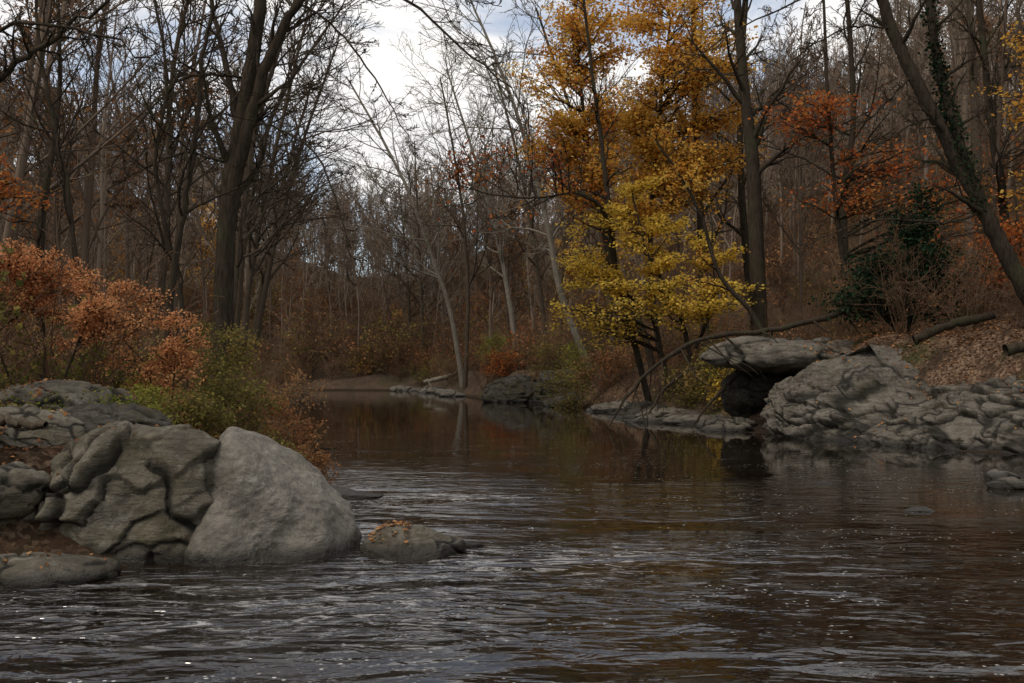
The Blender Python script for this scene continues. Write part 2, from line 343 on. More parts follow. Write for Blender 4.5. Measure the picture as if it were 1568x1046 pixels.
for x,y,dz,a,b,c,s,m_ in [(-4.75,9.0,.0,.55,.5,.35,23,M_rockf),(-5.35,8.7,.0,.6,.5,.3,32,M_rockf),(-5.7,9.6,.1,.7,.5,.3,33,M_rocks),(-5.05,10.1,.1,.75,.5,.32,34,M_rockf),(-4.4,10.6,.1,.8,.5,.3,35,M_rocks),(-6.4,9.2,.1,.6,.5,.3,36,M_rockf),
   (-4.75,8.1,.05,.4,.35,.22,37,M_rocks),(-5.5,8.0,.1,.5,.4,.25,38,M_rockf),(-5.6,12.0,.12,1.1,.7,.4,41,M_rockf),(-6.6,11.0,.1,.9,.6,.3,45,M_rockf),(-3.7,11.2,.1,.6,.5,.28,46,M_rocks),(-3.0,11.0,.1,.6,.6,.35,47,M_rocks),(-2.75,12.6,.0,.35,.6,.3,49,M_rocks),(-5.9,10.7,.1,.7,.5,.25,50,M_rocks)]:
    boulder('bank_rock',(x,y,g0(x,y)+dz),(a,b,c),s,cell=.45,mat=m_,bed=.05,period=.14,sub=5 if a<.6 else 6)
boulder('flat_rock_slab',(-4.15,8.25,.0),(.85,.45,.17),31,crack=.05,off=.04,rough=.015,tilt=(0,-3),mat=M_rockf,bed=.03,period=.1)
boulder('flat_stone',(-2.35,13.6,.02),(.62,.38,.08),53,crack=.02,off=.02,rough=.01,mat=M_rockf,bed=0)
boulder('stream_boulder',(-.93,9.35,.03),(.50,.34,.28),61,cell=.4,crack=.08,off=.07,rough=.02,nr=9,soft=20,planes=[(-.1,0,1,.78),(.6,-.3,.8,.75),(-.9,-.2,.5,.8)],mat=M_rockf,bed=.03,period=.12)
boulder('stream_stone',(-.42,9.75,.0),(.14,.10,.04),62,sub=4,crack=0,off=0,mat=M_rocks,bed=0)
boulder('stream_stone',(5.0,12.2,-.01),(.22,.12,.09),63,sub=5,crack=.0,off=.02,rough=.01,bed=0)
boulder('stream_stone',(7.9,16.0,.03),(.28,.2,.12),64,sub=5,crack=.05,off=.04,rough=.01,bed=0)
boulder('stream_stone',(7.3,14.6,.03),(.36,.2,.13),65,sub=5,crack=.05,off=.04,rough=.01,mat=M_rockd,bed=0)
boulder('stream_stone',(4.8,15.3,-.03),(.15,.1,.06),67,sub=4,crack=.0,off=.0,rough=.01,mat=M_rockd,bed=0)
for x,y,a,b,c,s in [(-4.4,17.3,.5,.7,.35,71),(-3.6,15.6,.4,.5,.4,72),(-6.1,24.8,.8,.9,.4,73)]:
    boulder('bank_rock',(x,y,.1),(a,b,c),s,sub=5,mat=M_rocks)
for x,y,a,b,c,s in [(-9.6,90,1.6,1.2,.5,81),(-6.4,82.5,1.7,1.4,.7,82),(-5.0,76,1.2,1.0,.5,83),(-4.2,70,1.2,1.1,.4,85)]:
    boulder('gravel_bar_rock',(x,y,.0),(a,b,c),s,sub=5,mat=M_rockd,cell=.9)
for x,y,z,a,b,c,s in [(.9,57,.3,2.6,1.6,1.35,91),(3.1,50,.1,1.6,1.3,.6,92),(2.7,54,.5,1.8,1.5,1.5,95),(4.7,43,.0,1.6,1.2,.5,93),(5.5,39,.0,1.7,1.1,.5,94),(5.7,36.0,.0,1.4,.9,.45,96),(6.1,33.0,.0,1.2,.9,.4,97),(6.6,30.6,.0,1.0,.7,.4,98),(6.2,28.9,.0,.8,.6,.3,99),(4.4,37.5,-.05,.9,.6,.25,106),(5.0,34.0,-.05,.9,.5,.22,107)]:
    boulder('shore_rock',(x,y,z),(a,b,c),s,sub=6,mat=M_rockd if s in(96,97,98,99,93,106,107) else M_rocks,cell=.8,off=.12,bed=.10,period=.28)
boulder('overhanging_rock',(8.7,31.0,2.18),(2.9,2.4,.62),103,rotz=8,cell=1.7,off=.04,crack=.03,rough=.04,soft=24,nr=5,mat=M_rockd,planes=[(.05,0,1,.78),(0,0,-1,.8),(-.8,-.4,.1,.9)],bed=.06,period=.3,wig=.4,dip=(4,0))
boulder('cave_wall_rock',(9.0,32.4,.9),(2.4,1.6,1.3),105,cell=.9,rough=.05,mat=M_rocks)
def ledge():
    nu,nv=640,320
    S=smoothline([(17.5,4,0),(15.8,9,0),(13.4,14.6,0),(10.4,20.0,0),(8.7,23.0,0),(7.3,25.6,0),(6.9,27.6,0),(7.6,29.3,0),(9.8,30.4,0)],nu)
    T=nrm(np.gradient(S,axis=0)); Nn=np.stack([T[:,1],-T[:,0],0*T[:,0]],1)
    u=np.linspace(0,1,nu); v=np.linspace(0,1,nv)
    U,Vv=np.meshgrid(u,v,indexing='ij')
    steep=sm(.45,.72,U)
    off1=np.interp(v,[0,.08,.25,.5,.8,1],[0,.2,.9,2.6,5.0,6.4]); z1=np.interp(v,[0,.08,.25,.5,.8,1],[-.7,.05,.62,1.40,2.05,.7])
    off2=np.interp(v,[0,.08,.35,.6,.82,1],[-.1,.0,.5,1.5,3.2,4.4]); z2=np.interp(v,[0,.08,.35,.6,.82,1],[-.7,.1,1.25,1.92,2.5,.9])
    off=off1[None]*(1-steep)+off2[None]*steep; z=z1[None]*(1-steep)+z2[None]*steep
    P=S[:,None,:]+Nn[:,None,:]*off[...,None]; P[...,2]=z
    P=P.reshape(-1,3)
    nz=nrm(np.stack([-Nn[:,None,0]*(1-.6*Vv),-Nn[:,None,1]*(1-.6*Vv),.5+1.2*Vv],-1).reshape(-1,3))
    front=(1-.75*sm(.5,.85,Vv)).ravel(); st_=(6,-18,20)
    b1,k1=blocks(P,2.6,300,.04,.08,st_,(1.8,1.5,.5),.4); b2,k2=blocks(P,1.0,320,.07,.08,st_,(1.8,1.5,.45),.4); b3,k3=blocks(P,.4,340,.08,.10,st_,(1.5,1.3,.5),.5)
    e1,j1=beds(P,360,.55,.34,(14,-5),.55); e2,j2=beds(P,370,.2,.11,(14,-5),.8)
    d=.22*fbm(P*.4,2,301)-.05+front*(b1+b2+.7*b3+e1+e2)+.03*fbm(P*3,4,380)
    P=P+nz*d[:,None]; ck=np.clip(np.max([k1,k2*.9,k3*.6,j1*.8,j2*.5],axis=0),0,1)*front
    i=(np.arange(nu-1)[:,None]*nv+np.arange(nv-1)[None,:]).ravel(); f=np.stack([i,i+1,i+nv+1,i+nv],1)
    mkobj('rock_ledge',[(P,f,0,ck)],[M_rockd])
    ROCKS.append((P,f))
ledge()
# ------------------------------------------------------------ plants
def plant(name,trunks,crowns,bark,leaf,seed,l2=7,l3=5,nleaf=0,lsize=.12,twig=.008,l2f=.45,l3f=.5,flat=.3,extra=None,trop=.05,link=True,sag=.15,bare_l1=0,spread=.06,l1len=.3,t0=.25):
    rng=RNG(seed); parts=[]; samples=[]; tr=[]
    for k,(P,r0,r1) in enumerate(trunks):
        p,r=trunkpts(P,r0,r1,max(14,6*len(P)),.03 if r0>.04 else .01,seed+k); v,f=tubes(p,r,8 if r0>.05 else 5); parts.append((v,f,0,None)); tr.append((p,r))
        samples.append(np.concatenate([p[0],r[0][:,None]],1)[2:])
    sm_=np.concatenate(samples); L3=[]
    L1p=[];L1r=[]
    for c,rd,n in crowns:
        q=nrm(rng.normal(0,1,(n,3)))*(rng.random((n,1))**.4); T=V3(c)+q*V3(rd)
        for t in T:
            dz=t[2]-sm_[:,2]; hd=np.linalg.norm(sm_[:,:2]-t[:2],axis=1); cost=np.hypot(hd,dz)+2*np.maximum(0,.25*hd-dz)+rng.random(len(sm_))*.4
            s=sm_[np.argmin(cost)]; a=s[:3]; D=np.linalg.norm(t-a); mid=(a+t)/2+np.array([0,0,sag*D])+rng.normal(0,.06*D,3)
            tt=np.linspace(0,1,8)[:,None]; p=(1-tt)**2*a+2*tt*(1-tt)*mid+tt**2*t; p[1:-1]+=rng.normal(0,.012*D,(6,3))
            L1p.append(p); r=min(s[3]*.5,.012*D+twig); L1r.append(np.linspace(r,twig,8))
    if bare_l1:
        for p,r in tr:
            st,di,ln,a,b=child(p,r,bare_l1,t0,1,25,70,l1len,rng,.5,twig); q,rr=grow(st,di,ln,a,b,7,.15,.05,rng)
            L1p+=list(q);L1r+=list(rr)
    if L1p:
        p1=np.stack(L1p);r1=np.stack(L1r); v,f=tubes(p1,r1,5); parts.append((v,f,0,None))
        src=[(p1,r1)]
    else: src=[]
    for P,r0,r1_ in (extra or []):
        p,r=trunkpts(P,r0,r1_,20,.05,seed+77); v,f=tubes(p,r,5); parts.append((v,f,0,None))
        st,di,ln,a,b=child(p,r,16,.1,1,25,70,.16,rng,.55,twig); q,rr=grow(st,di,ln,a,b,7,.13,0,rng); v,f=tubes(q,rr,4); parts.append((v,f,0,None)); src.append((q,rr))
    for p,r in src:
        st,di,ln,a,b=child(p,r,l2,.2,1,25,65,l2f,rng,.6,twig,flat=flat); p2,r2=grow(st,di,ln,a,b,4,.15,trop,rng); v,f=tubes(p2,r2,3); parts.append((v,f,0,None))
        if l3:
            st,di,ln,a,b=child(p2,r2,l3,.15,1,25,65,l3f,rng,.7,twig*.8,flat=flat); p3,r3=grow(st,di,ln,a,b,2,.15,trop,rng); v,f=tubes(p3,r3,3); parts.append((v,f,0,None)); L3.append(p3)
        else: L3.append(p2[:,:3])
    if nleaf and L3:
        cat=np.concatenate(L3); v,f,t=leaves(cat,nleaf,lsize,rng,spread,flat=max(flat,.4)); parts.append((v,f,1,t))
    o=trunks[0][0][0] if link else (0,0,0)
    return mkobj(name,parts,[bark,leaf or L_rust],origin=o,link=link)
def bare_variant(name,seed,Hh,r,bark,leaf=None,nleaf=0,lsize=.12,l1=13,lean=.06,detail=True):
    rng=RNG(seed); parts=[]; P=[(0,0,-.6)]; x=y=0
    for i in range(1,7): x+=rng.normal(0,lean)*Hh/6;y+=rng.normal(0,lean)*Hh/6; P.append((x,y,Hh*i/6))
    p,rr=trunkpts(P,r,.03,12,.05,seed); v,f=tubes(p,rr,6 if detail else 4); parts.append((v,f,0,None))
    src=[(p,rr)]
    if rng.random()<.6:
        t0=p[0][4]; q,r2=grow(t0[None],V3([[rng.normal(0,.4),rng.normal(0,.4),1]]),V3([Hh*.55]),V3([r*.55]),V3([.02]),11,.06,.03,rng); v,f=tubes(q,r2,5 if detail else 4); parts.append((v,f,0,None)); src.append((q,r2))
    tips=[]
    tw=1.0 if detail else 2.5
    for p,rr in src:
        st,di,ln,a,b=child(p,rr,l1,.22,1,20,50,.32,rng,.45,.014); p1,r1=grow(st,di,ln,a,b,4,.12,.09,rng); v,f=tubes(p1,r1,4 if detail else 3); parts.append((v,f,0,None))
        st,di,ln,a,b=child(p1,r1,7,.15,1,25,60,.45,rng,.55,.011*tw); p2,r2=grow(st,di,ln,a,b,3 if detail else 2,.13,.05,rng); v,f=tubes(p2,r2,3); parts.append((v,f,0,None))
        st,di,ln,a,b=child(p2,r2,6 if detail else 5,.15,1,25,60,.55,rng,.7,.009*tw); p3,r3=grow(st,di,ln,a,b,2 if detail else 1,.15,.05,rng); v,f=tubes(p3,r3,3); parts.append((v,f,0,None))
        if detail:
            st,di,ln,a,b=child(p3,r3,3,.2,1,25,60,.6,rng,.8,.008); p4,r4=grow(st,di,ln,a,b,1,.15,.05,rng); v,f=tubes(p4,r4,3); parts.append((v,f,0,None))
        tips.append(p3)
    if nleaf:
        v,f,t=leaves(np.concatenate(tips),nleaf,lsize,rng,.25); parts.append((v,f,1,t))
    return mkobj(name,parts,[bark,leaf or L_rust],link=False)
def shrub_variant(name,seed,Hh,leaf,nleaf,lsize,bark=None,stems=14):
    rng=RNG(seed); parts=[]; a=rng.random(stems)*6.28; b=rng.uniform(.1,.75,stems)
    st=np.stack([np.cos(a)*.15,np.sin(a)*.15,0*a-.1],1); di=np.stack([np.cos(a)*b,np.sin(a)*b,1+0*a],1)
    p,r=grow(st,di,Hh*rng.uniform(.6,1.1,stems),.014+0*a,.006+0*a,5,.12,-.02,rng); v,f=tubes(p,r,3); parts.append((v,f,0,None))
    st,di,ln,x,y=child(p,r,8,.2,1,25,65,.45,rng,.6,.007); p2,r2=grow(st,di,ln,x,y,2,.15,.02,rng); v,f=tubes(p2,r2,3); parts.append((v,f,0,None))
    st,di,ln,x,y=child(p2,r2,4,.2,1,25,65,.55,rng,.7,.007); p3,r3=grow(st,di,ln,x,y,1,.15,.02,rng); v,f=tubes(p3,r3,3); parts.append((v,f,0,None))
    if nleaf: v,f,t=leaves(p3,nleaf,lsize,rng,.08); parts.append((v,f,1,t))
    return mkobj(name,parts,[bark or M_twig,leaf],link=False)
def coll(name,obs):
    c=bpy.data.collections.new(name)
    for o in obs: c.objects.link(o)
    return c
def scatter(name,P,rot,scl,idx,c,realize=False):
    me=bpy.data.meshes.new(name); me.vertices.add(len(P)); me.vertices.foreach_set('co',P.astype(np.float32).ravel())
    for n,t,k,d in (('rot','FLOAT_VECTOR','vector',rot),('scl','FLOAT','value',scl),('rnd','FLOAT','value',RNG(5).random(len(P)))):
        a=me.attributes.new(n,t,'POINT'); a.data.foreach_set(k,d.astype(np.float32).ravel())
    a=me.attributes.new('idx','INT','POINT'); a.data.foreach_set('value',idx.astype(np.int32))
    me.update(); ob=bpy.data.objects.new(name,me); scene.collection.objects.link(ob)
    ng=bpy.data.node_groups.new(name+'_scatter','GeometryNodeTree')
    ng.interface.new_socket('Geometry',in_out='INPUT',socket_type='NodeSocketGeometry'); ng.interface.new_socket('Geometry',in_out='OUTPUT',socket_type='NodeSocketGeometry')
    gi=ng.nodes.new('NodeGroupInput'); go=ng.nodes.new('NodeGroupOutput'); ip=ng.nodes.new('GeometryNodeInstanceOnPoints'); ci=ng.nodes.new('GeometryNodeCollectionInfo')
    ci.inputs['Collection'].default_value=c; ci.inputs['Separate Children'].default_value=True; ci.inputs['Reset Children'].default_value=True
    def na(n,t):
        x=ng.nodes.new('GeometryNodeInputNamedAttribute'); x.data_type=t; x.inputs[0].default_value=n; return x.outputs[0]
    e=ng.nodes.new('FunctionNodeEulerToRotation'); l=ng.links.new
    l(gi.outputs[0],ip.inputs['Points']); l(ci.outputs[0],ip.inputs['Instance']); ip.inputs['Pick Instance'].default_value=True
    l(na('idx','INT'),ip.inputs['Instance Index']); l(na('rot','FLOAT_VECTOR'),e.inputs[0]); l(e.outputs[0],ip.inputs['Rotation']); l(na('scl','FLOAT'),ip.inputs['Scale'])
    if realize:
        rz=ng.nodes.new('GeometryNodeRealizeInstances'); l(ip.outputs[0],rz.inputs[0]); l(rz.outputs[0],go.inputs[0])
    else: l(ip.outputs[0],go.inputs[0])
    md=ob.modifiers.new('scatter','NODES'); md.node_group=ng; return ob
def fset(pre,det):
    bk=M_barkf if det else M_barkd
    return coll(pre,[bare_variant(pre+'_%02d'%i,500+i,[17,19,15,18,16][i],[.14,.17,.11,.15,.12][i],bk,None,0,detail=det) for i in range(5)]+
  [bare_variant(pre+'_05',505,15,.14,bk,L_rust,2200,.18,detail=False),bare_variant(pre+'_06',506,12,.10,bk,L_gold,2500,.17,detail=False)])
fnear=fset('near_forest_tree',True); ffar=fset('far_forest_tree',False)
rng=RNG(11)
def jit(x0,x1,y0,y1,step):
    X,Y=np.meshgrid(np.arange(x0,x1,step),np.arange(y0,y1,step)); X=X.ravel()+rng.uniform(-.45,.45,X.size)*step;Y=Y.ravel()+rng.uniform(-.45,.45,Y.size)*step; return X,Y
def fr(X,Y,m): return np.abs(X)<.54*Y+m
X,Y=jit(-120,120,24,190,4.5); k=fr(X,Y,5); X,Y=X[k],Y[k]
s=sdist(X,Y); keep=(s>3.5)&~((np.abs(X+6)<2.5)&(Y<30))&~((X>0)&(Y<34)&(X<15))
dd=np.hypot(X,Y); keep&=(rng.random(len(X))<np.where(dd<80,.68,np.where(dd<150,.85,.6)))
X,Y,dd=X[keep],Y[keep],dd[keep]; n=len(X)
idx=rng.choice([0,1,2,3,4,5,6],n,p=[.185,.18,.17,.18,.17,.09,.025])
sc=rng.uniform(.7,1.15,n)*np.where((X<-8)&(Y<110),1.12,1)
P=np.stack([X,Y,ground(X,Y)],1); rot=np.stack([rng.normal(0,.07,n),rng.normal(0,.07,n),rng.random(n)*6.28],1)
m=dd<55
scatter('forest',P[m],rot[m],sc[m],idx[m],fnear,True); scatter('distant_forest',P[~m],rot[~m],sc[~m],idx[~m],ffar,True)
under=coll('undergrowth_shrubs',[shrub_variant('undergrowth_%02d'%i,600+i,*a) for i,a in enumerate([(2.6,L_rust,350,.11),(2.2,L_rust,0,.08),(2.8,L_olive,450,.11),(1.8,L_salmon,450,.10),(2.4,L_green,600,.11),(3.0,L_rust,0,.08),(1.5,L_gold,350,.10),(2.2,L_red,350,.11)])])
X,Y=jit(-70,70,11,150,1.9); k=fr(X,Y,3); X,Y=X[k],Y[k]; s=sdist(X,Y)
dens=np.where(np.hypot(X,Y)<60,.85,.34); dens=np.where((s<7)&(Y>60),.75,dens)
keep=(s>np.where((X>xc(Y))&(Y<36),4.4,.6))&((Y>13.5)|(X<-7))&(rng.random(len(X))<dens); X,Y,s=X[keep],Y[keep],s[keep]; n2=len(X)
idx=rng.choice(8,n2,p=[.26,.25,.10,.07,.02,.23,.03,.04])
nearL=(X<0)&(Y<40)&(s<5); idx=np.where(nearL&(rng.random(n2)<.65),rng.choice([2,4,3,3,0,1],n2),idx)
sc=rng.uniform(.5,1.1,n2)*np.where(s<3,.55,1)*np.where(Y>55,1.7,1)*np.where(Y>90,1.35,1)
scatter('undergrowth',np.stack([X,Y,ground(X,Y)],1),np.stack([rng.normal(0,.1,n2),rng.normal(0,.1,n2),rng.random(n2)*6.28],1),sc,idx,under)
# --- individual trees and shrubs (world coordinates in metres)
g=lambda x,y:float(ground([x],[y])[0])-.15
plant('twin_trunk_tree',[([(-6.15,21,g(-6.15,21)),(-6.09,21,3.1),(-5.98,21,5.4),(-5.68,21,7.1),(-5.4,21,8.8),(-5.2,21,10.5),(-4.9,21,14)],.24,.10),
  ([(-6.0,21,4.6),(-5.83,20.9,5.6),(-5.5,20.8,6.9),(-5.1,20.7,8.05),(-4.6,20.6,9.1),(-4.0,20.5,9.9),(-3.3,20.4,12)],.18,.05),
  ([(-5.8,21,7.0),(-6.1,21.1,8.4),(-6.4,21.2,9.6),(-6.7,21.3,12)],.08,.03)],[],M_bark,None,21,l2=6,l3=4,twig=.008,bare_l1=9,l1len=.20,
  extra=[([(-4.5,20.6,9.2),(-3.9,20.4,9.6),(-3.1,20.2,9.5),(-2.0,20,9.1),(-1.16,19.9,8.3),(-.33,19.8,7.6),(.3,19.7,6.9)],.05,.012),
   ([(-4.4,20.6,9.3),(-3.9,20.5,9.0),(-3.2,20.4,8.25),(-2.5,20.3,7.2),(-1.98,20.2,6.1)],.035,.008),
   ([(-4.3,20.6,9.5),(-3.3,20.3,9.9),(-2.2,20,9.7),(-1.2,19.8,9.2),(-.2,19.6,8.9)],.035,.008),
   ([(-5.45,20.8,6.8),(-5.1,20.7,6.85),(-4.6,20.6,6.6),(-3.98,20.5,6.1),(-3.57,20.4,5.1),(-3.36,20.4,4.3),(-3.36,20.4,3.6)],.035,.008),
   ([(-6,21,6.1),(-6.95,20.6,6.2),(-8.2,20.2,5.4)],.04,.01),([(-5.6,21,7.9),(-6.7,20.6,7.8),(-7.5,20.3,6.9),(-8.05,20,5.8)],.04,.01)])
for (pp,r,sd) in [([(-5.95,17,g(-5.95,17)),(-5.8,17,3.2),(-5.56,17,4.7),(-5.4,17,5.8),(-5.3,17,7),(-5.1,17,8.1),(-4.9,17,11)],.075,31),
   ([(-7.3,17,g(-7.3,17)),(-7.5,17,4.1),(-7.8,17,5.8),(-8.07,17,7.4),(-8.2,17,10)],.06,32),([(-6.2,19,g(-6.2,19)),(-6.3,19,3),(-6.8,19,5.5),(-6.6,19,7.5),(-7.2,19,10.5)],.06,33),
   ([(-10.5,22,g(-10.5,22)),(-10.4,22,5),(-10.0,22,8),(-10.2,22,13)],.12,34)]:
    plant('slender_tree',[(pp,r,.02)],[],M_bark,None,sd,bare_l1=18,l2=6,l3=4,l1len=.24,twig=.006)
plant('overhanging_tree',[([(-7.4,10.5,g(-7.4,10.5)),(-7.2,10.5,3),(-6.9,10.4,5),(-6.9,10.4,8)],.2,.08)],[],M_bark,None,41,bare_l1=5,l2=5,l3=4,twig=.005,
  extra=[([(-6.9,10.4,3.9),(-6.0,10.2,4.3),(-5.14,10,4.7),(-4.75,10,4.95),(-4.36,10,5.25),(-3.8,10,5.6)],.05,.012),([(-6.9,10.4,4.6),(-5.8,10.2,5.0),(-4.9,10,5.2),(-4.0,9.9,5.0),(-3.4,9.8,4.7)],.03,.008)])
lt=[(13.1,24,g(13.1,24)),(12.35,24,3.75),(11.75,24,4.85),(11.2,24,5.95),(10.57,24,7.13),(9.47,24,9.26),(8.9,24,10.7),(8.3,24,12.6),(7.8,24,14.8)]
o=plant('leaning_tree',[(lt,.24,.10),([(11.1,24,6.1),(10.85,23.9,6.9),(10.41,23.9,8.3),(10.1,23.9,9.9),(9.94,23.9,11.5),(9.9,23.9,14)],.12,.09)],[],M_bark,None,51,bare_l1=9,l2=6,l3=4,l1len=.22,
  extra=[([(11.1,23.8,5.5),(10.4,23.6,5.25),(9.7,23.4,5.25),(8.6,23.2,5.25),(7.6,23,5.0),(6.7,22.8,4.6)],.04,.01),([(9.7,24,8.95),(8.9,23.8,8.1),(8.1,23.6,7.5),(6.7,23.4,7.0)],.04,.01),([(10.2,24,7.9),(9.0,23.6,7.3),(7.7,23.2,6.2)],.03,.01),
   ([(8.9,24,10.7),(7.6,23.7,10.8),(6.2,23.4,10.2),(4.8,23.2,9.4),(3.6,23,8.4)],.035,.008),([(9.2,24,10),(8.0,23.7,9.9),(6.8,23.4,9.2),(5.8,23.2,8.2)],.03,.008)])
iv,_=trunkpts([(11.3,24,5.6),(10.85,23.9,6.9),(10.41,23.9,8.3),(10.1,23.9,9.9),(9.94,23.9,13)],.1,.1,30)
v,f,t=leaves(iv,2600,.09,RNG(3),.10); iv_=mkobj('ivy_vine',[(v,f,0,t)],[L_ever])
r_=RNG(404); cl=[]
for _ in range(34):
    a=r_.random()*6.28; q=r_.random()**.5; cl.append(((5.7+4.7*q*math.cos(a),44+r_.normal(0,2),14.0+5.4*q*math.sin(a)),(1.6,1.7,.6),7))
for x,z in [(3.0,9.3),(4.4,10.2),(5.9,9.0),(7.2,10.4),(3.4,11.5),(8.6,11.2),(8.9,13.2),(6.2,11.6),(2.0,12.4),(9.4,15.0),(8.0,9.6),(9.6,10.6)]: cl.append(((x,43.3,z),(1.6,1.6,.55),7))
plant('golden_maple_tree',[([(6.3,44,g(6.3,44)),(5.6,44,4),(4.6,44,6),(3.7,44,9.5),(3.1,44,13.8),(2.8,44,18)],.18,.05),([(6.8,44.5,g(6.8,44.5)),(6.4,44.5,4),(6.2,44.5,8),(6.5,44.5,12.4),(7.1,44.5,17.5)],.16,.05)],
  cl,M_bark,L_gold,61,l2=6,l3=4,nleaf=46000,lsize=.15,twig=.010,flat=.7,spread=.26,sag=.06,trop=-.02,l2f=.36)
cl=[((x,38+dy,z),(1.3,1.3,.3),6) for x,z,dy in [(2.2,4.2,0),(3.2,4.9,-.5),(2.8,3.6,.5),(4.2,5.7,0),(5.2,5.0,-1),(4.6,6.6,0),(6.0,6.0,-.5),(3.6,6.3,.6),(6.7,5.0,-.8),(5.6,7.4,0),(4.2,7.9,.6),(6.6,7.0,0),(5.8,4.2,-1),(4.2,4.3,-1),(5.0,8.9,.5),(3.4,7.4,0),(7.6,6.2,-.5),(2.6,5.9,0),(8.0,4.8,-1),(7.2,4.2,-2)]]
plant('golden_maple_tree',[([(7.0,38,g(7.0,38)),(6.6,38,3.2),(6.1,38,4.6),(5.2,38,6.2),(4.6,38,8.5)],.11,.03),([(6.2,39,g(6.2,39)),(5.6,39,3.5),(4.4,39,4.8),(3.2,39,5.2)],.09,.02),([(7.0,38,2.6),(7.6,37.8,4.2),(7.6,37.6,6.0)],.08,.02)],
  cl,M_bark,L_ygreen,62,l2=6,l3=4,nleaf=15500,lsize=.125,twig=.008,flat=.85,sag=.05,spread=.17,trop=-.02,l2f=.38)
plant('golden_maple_tree',[([(14.6,24.5,g(14.6,24.5)),(14.2,24.5,6),(14,24.5,12)],.12,.04)],[((12.6,24,8.2),(1.2,1.4,.9),16),((12.9,24,10.0),(.9,1,.8),8),((12.9,24,6.3),(.8,1,.5),6)],M_bark,L_gold,63,l2=6,l3=4,nleaf=3800,lsize=.10,flat=.7,spread=.12)
plant('red_maple_tree',[([(12.5,36,g(12.5,36)),(11.8,36,7),(11.4,36,12),(11.2,36,17)],.12,.04)],[((10.6,35,10.9),(2.8,1.5,.7),14),((14.0,36,9.7),(3,2,.8),12),((12.5,35,8.0),(3,2,.6),10),((16,34,7.5),(2.4,2,1.2),12)],M_bark,L_red,64,l2=6,l3=4,nleaf=4200,lsize=.13,flat=.7,spread=.3,sag=.05)
plant('red_maple_tree',[([(16.2,31,g(16.2,31)),(15.9,31,5),(15.6,31,8)],.08,.03)],[((15.2,30,5.6),(1.6,1.4,.8),12),((14.2,30,4.4),(1.4,1.2,.5),8)],M_bark,L_red,264,l2=6,l3=4,nleaf=2200,lsize=.11,flat=.6,spread=.15)
plant('red_maple_tree',[([(-11.2,20,g(-11.2,20)),(-11.0,20,4),(-10.6,20,7)],.07,.03)],[((-10.2,19.5,5.3),(1.0,1.2,.8),12)],M_bark,L_red,265,l2=6,l3=4,nleaf=1500,lsize=.09,flat=.6,spread=.12)
plant('oak_tree',[([(5.6,40,g(5.6,40)),(4.6,39.6,3.9),(4.0,39,6),(3.6,38,7.6),(2.6,37,8.3),(1.0,36.4,8.1),(-.6,36,8.1),(-2.0,36,8.5)],.15,.025),([(4.0,39,6),(3.7,39,9),(3.2,39,13),(2.6,39,18)],.14,.04)],
  [((-1.2,36,9.3),(1.5,1.4,1.0),12),((1.4,36.5,9.6),(1.8,1.4,1.4),12)],M_bark,L_red,65,l2=7,l3=5,nleaf=1300,lsize=.13,bare_l1=14,l1len=.24,twig=.01,spread=.2)
for k,(pp,r) in enumerate([([(4.4,55),(2.7,55,6),(2.0,55,9.6),(.58,55,15),(-.87,55,19),(-2.3,55,22.3)],.2),([(-3.7,75),(-4.6,75,6.1),(-5.9,75,10),(-8.1,75,16),(-11,75,21.4),(-12.5,75,24)],.22),
   ([(-11.5,42),(-11,42,6),(-10,42,11),(-8.6,42,17)],.17),([(-14.5,55),(-13.5,55,7),(-12,55,13),(-9.6,55,20)],.2),([(-18,68),(-17,68,8),(-15.5,68,15),(-13.5,68,22)],.22),
   ([(2.4,62),(1.6,62,8),(.6,62,14),(-1.2,62,21)],.17),([(.5,70),(-.6,70,9),(-2.4,70,16),(-4.6,70,23)],.2),([(5.2,50),(4.6,50,8),(3.2,50,14),(1.2,50,20)],.17),([(-6.5,98),(-7,98,10),(-8,98,22)],.22),([(-10.5,101),(-10.5,101,10),(-11.5,101,21)],.2),([(-12,33),(-11.5,33,6),(-11.2,33,12),(-9.8,33,17)],.15),
   ([(-8.4,29),(-8.0,29,5),(-7.4,29,9),(-6.0,29,13.5)],.12),([(-3.4,72),(-3.2,72,8),(-3.8,72,15),(-5.2,72,23)],.18),([(-13.2,47),(-12.6,47,8),(-11.2,47,14),(-8.0,47,19)],.17),([(-8.5,96),(-8.8,96,10),(-9.4,96,24)],.22)]):
    b0=pp[0]; pp[0]=(b0[0],b0[1],g(*b0)); plant('bare_tree',[(pp,r,.05)],[],M_barkp if k in(0,1,6,8) else M_barkm,None,166+k,bare_l1=28,l1len=.40,l2=8,l3=6,twig=.015,t0=.3)
for k,(pp,r,b) in enumerate([([(9.5,38,g(9.5,38)),(9.25,38,8.7),(8.9,38,12.2),(8.6,38,15.9),(8.4,38,21)],.34,M_bark),([(9.0,46,g(9,46)),(8.7,46,9),(8.4,46,18),(8.6,46,23)],.22,M_barkm),
    ([(14.2,42,g(14.2,42)),(14,42,9),(14.4,42,13),(13.8,42,22)],.2,M_bark),([(19,40,g(19,40)),(18.6,40,12),(18.2,40,22)],.28,M_barkm),([(11.8,48,g(11.8,48)),(11,48,12),(11.4,48,22)],.24,M_bark),([(17.2,34,g(17.2,34)),(16.4,34,10),(15.6,34,18)],.18,M_bark)]):
    plant('tall_tree',[(pp,r,.08)],[],b,None,70+k,bare_l1=16,l1len=.30,l2=7,l3=5,twig=.01)
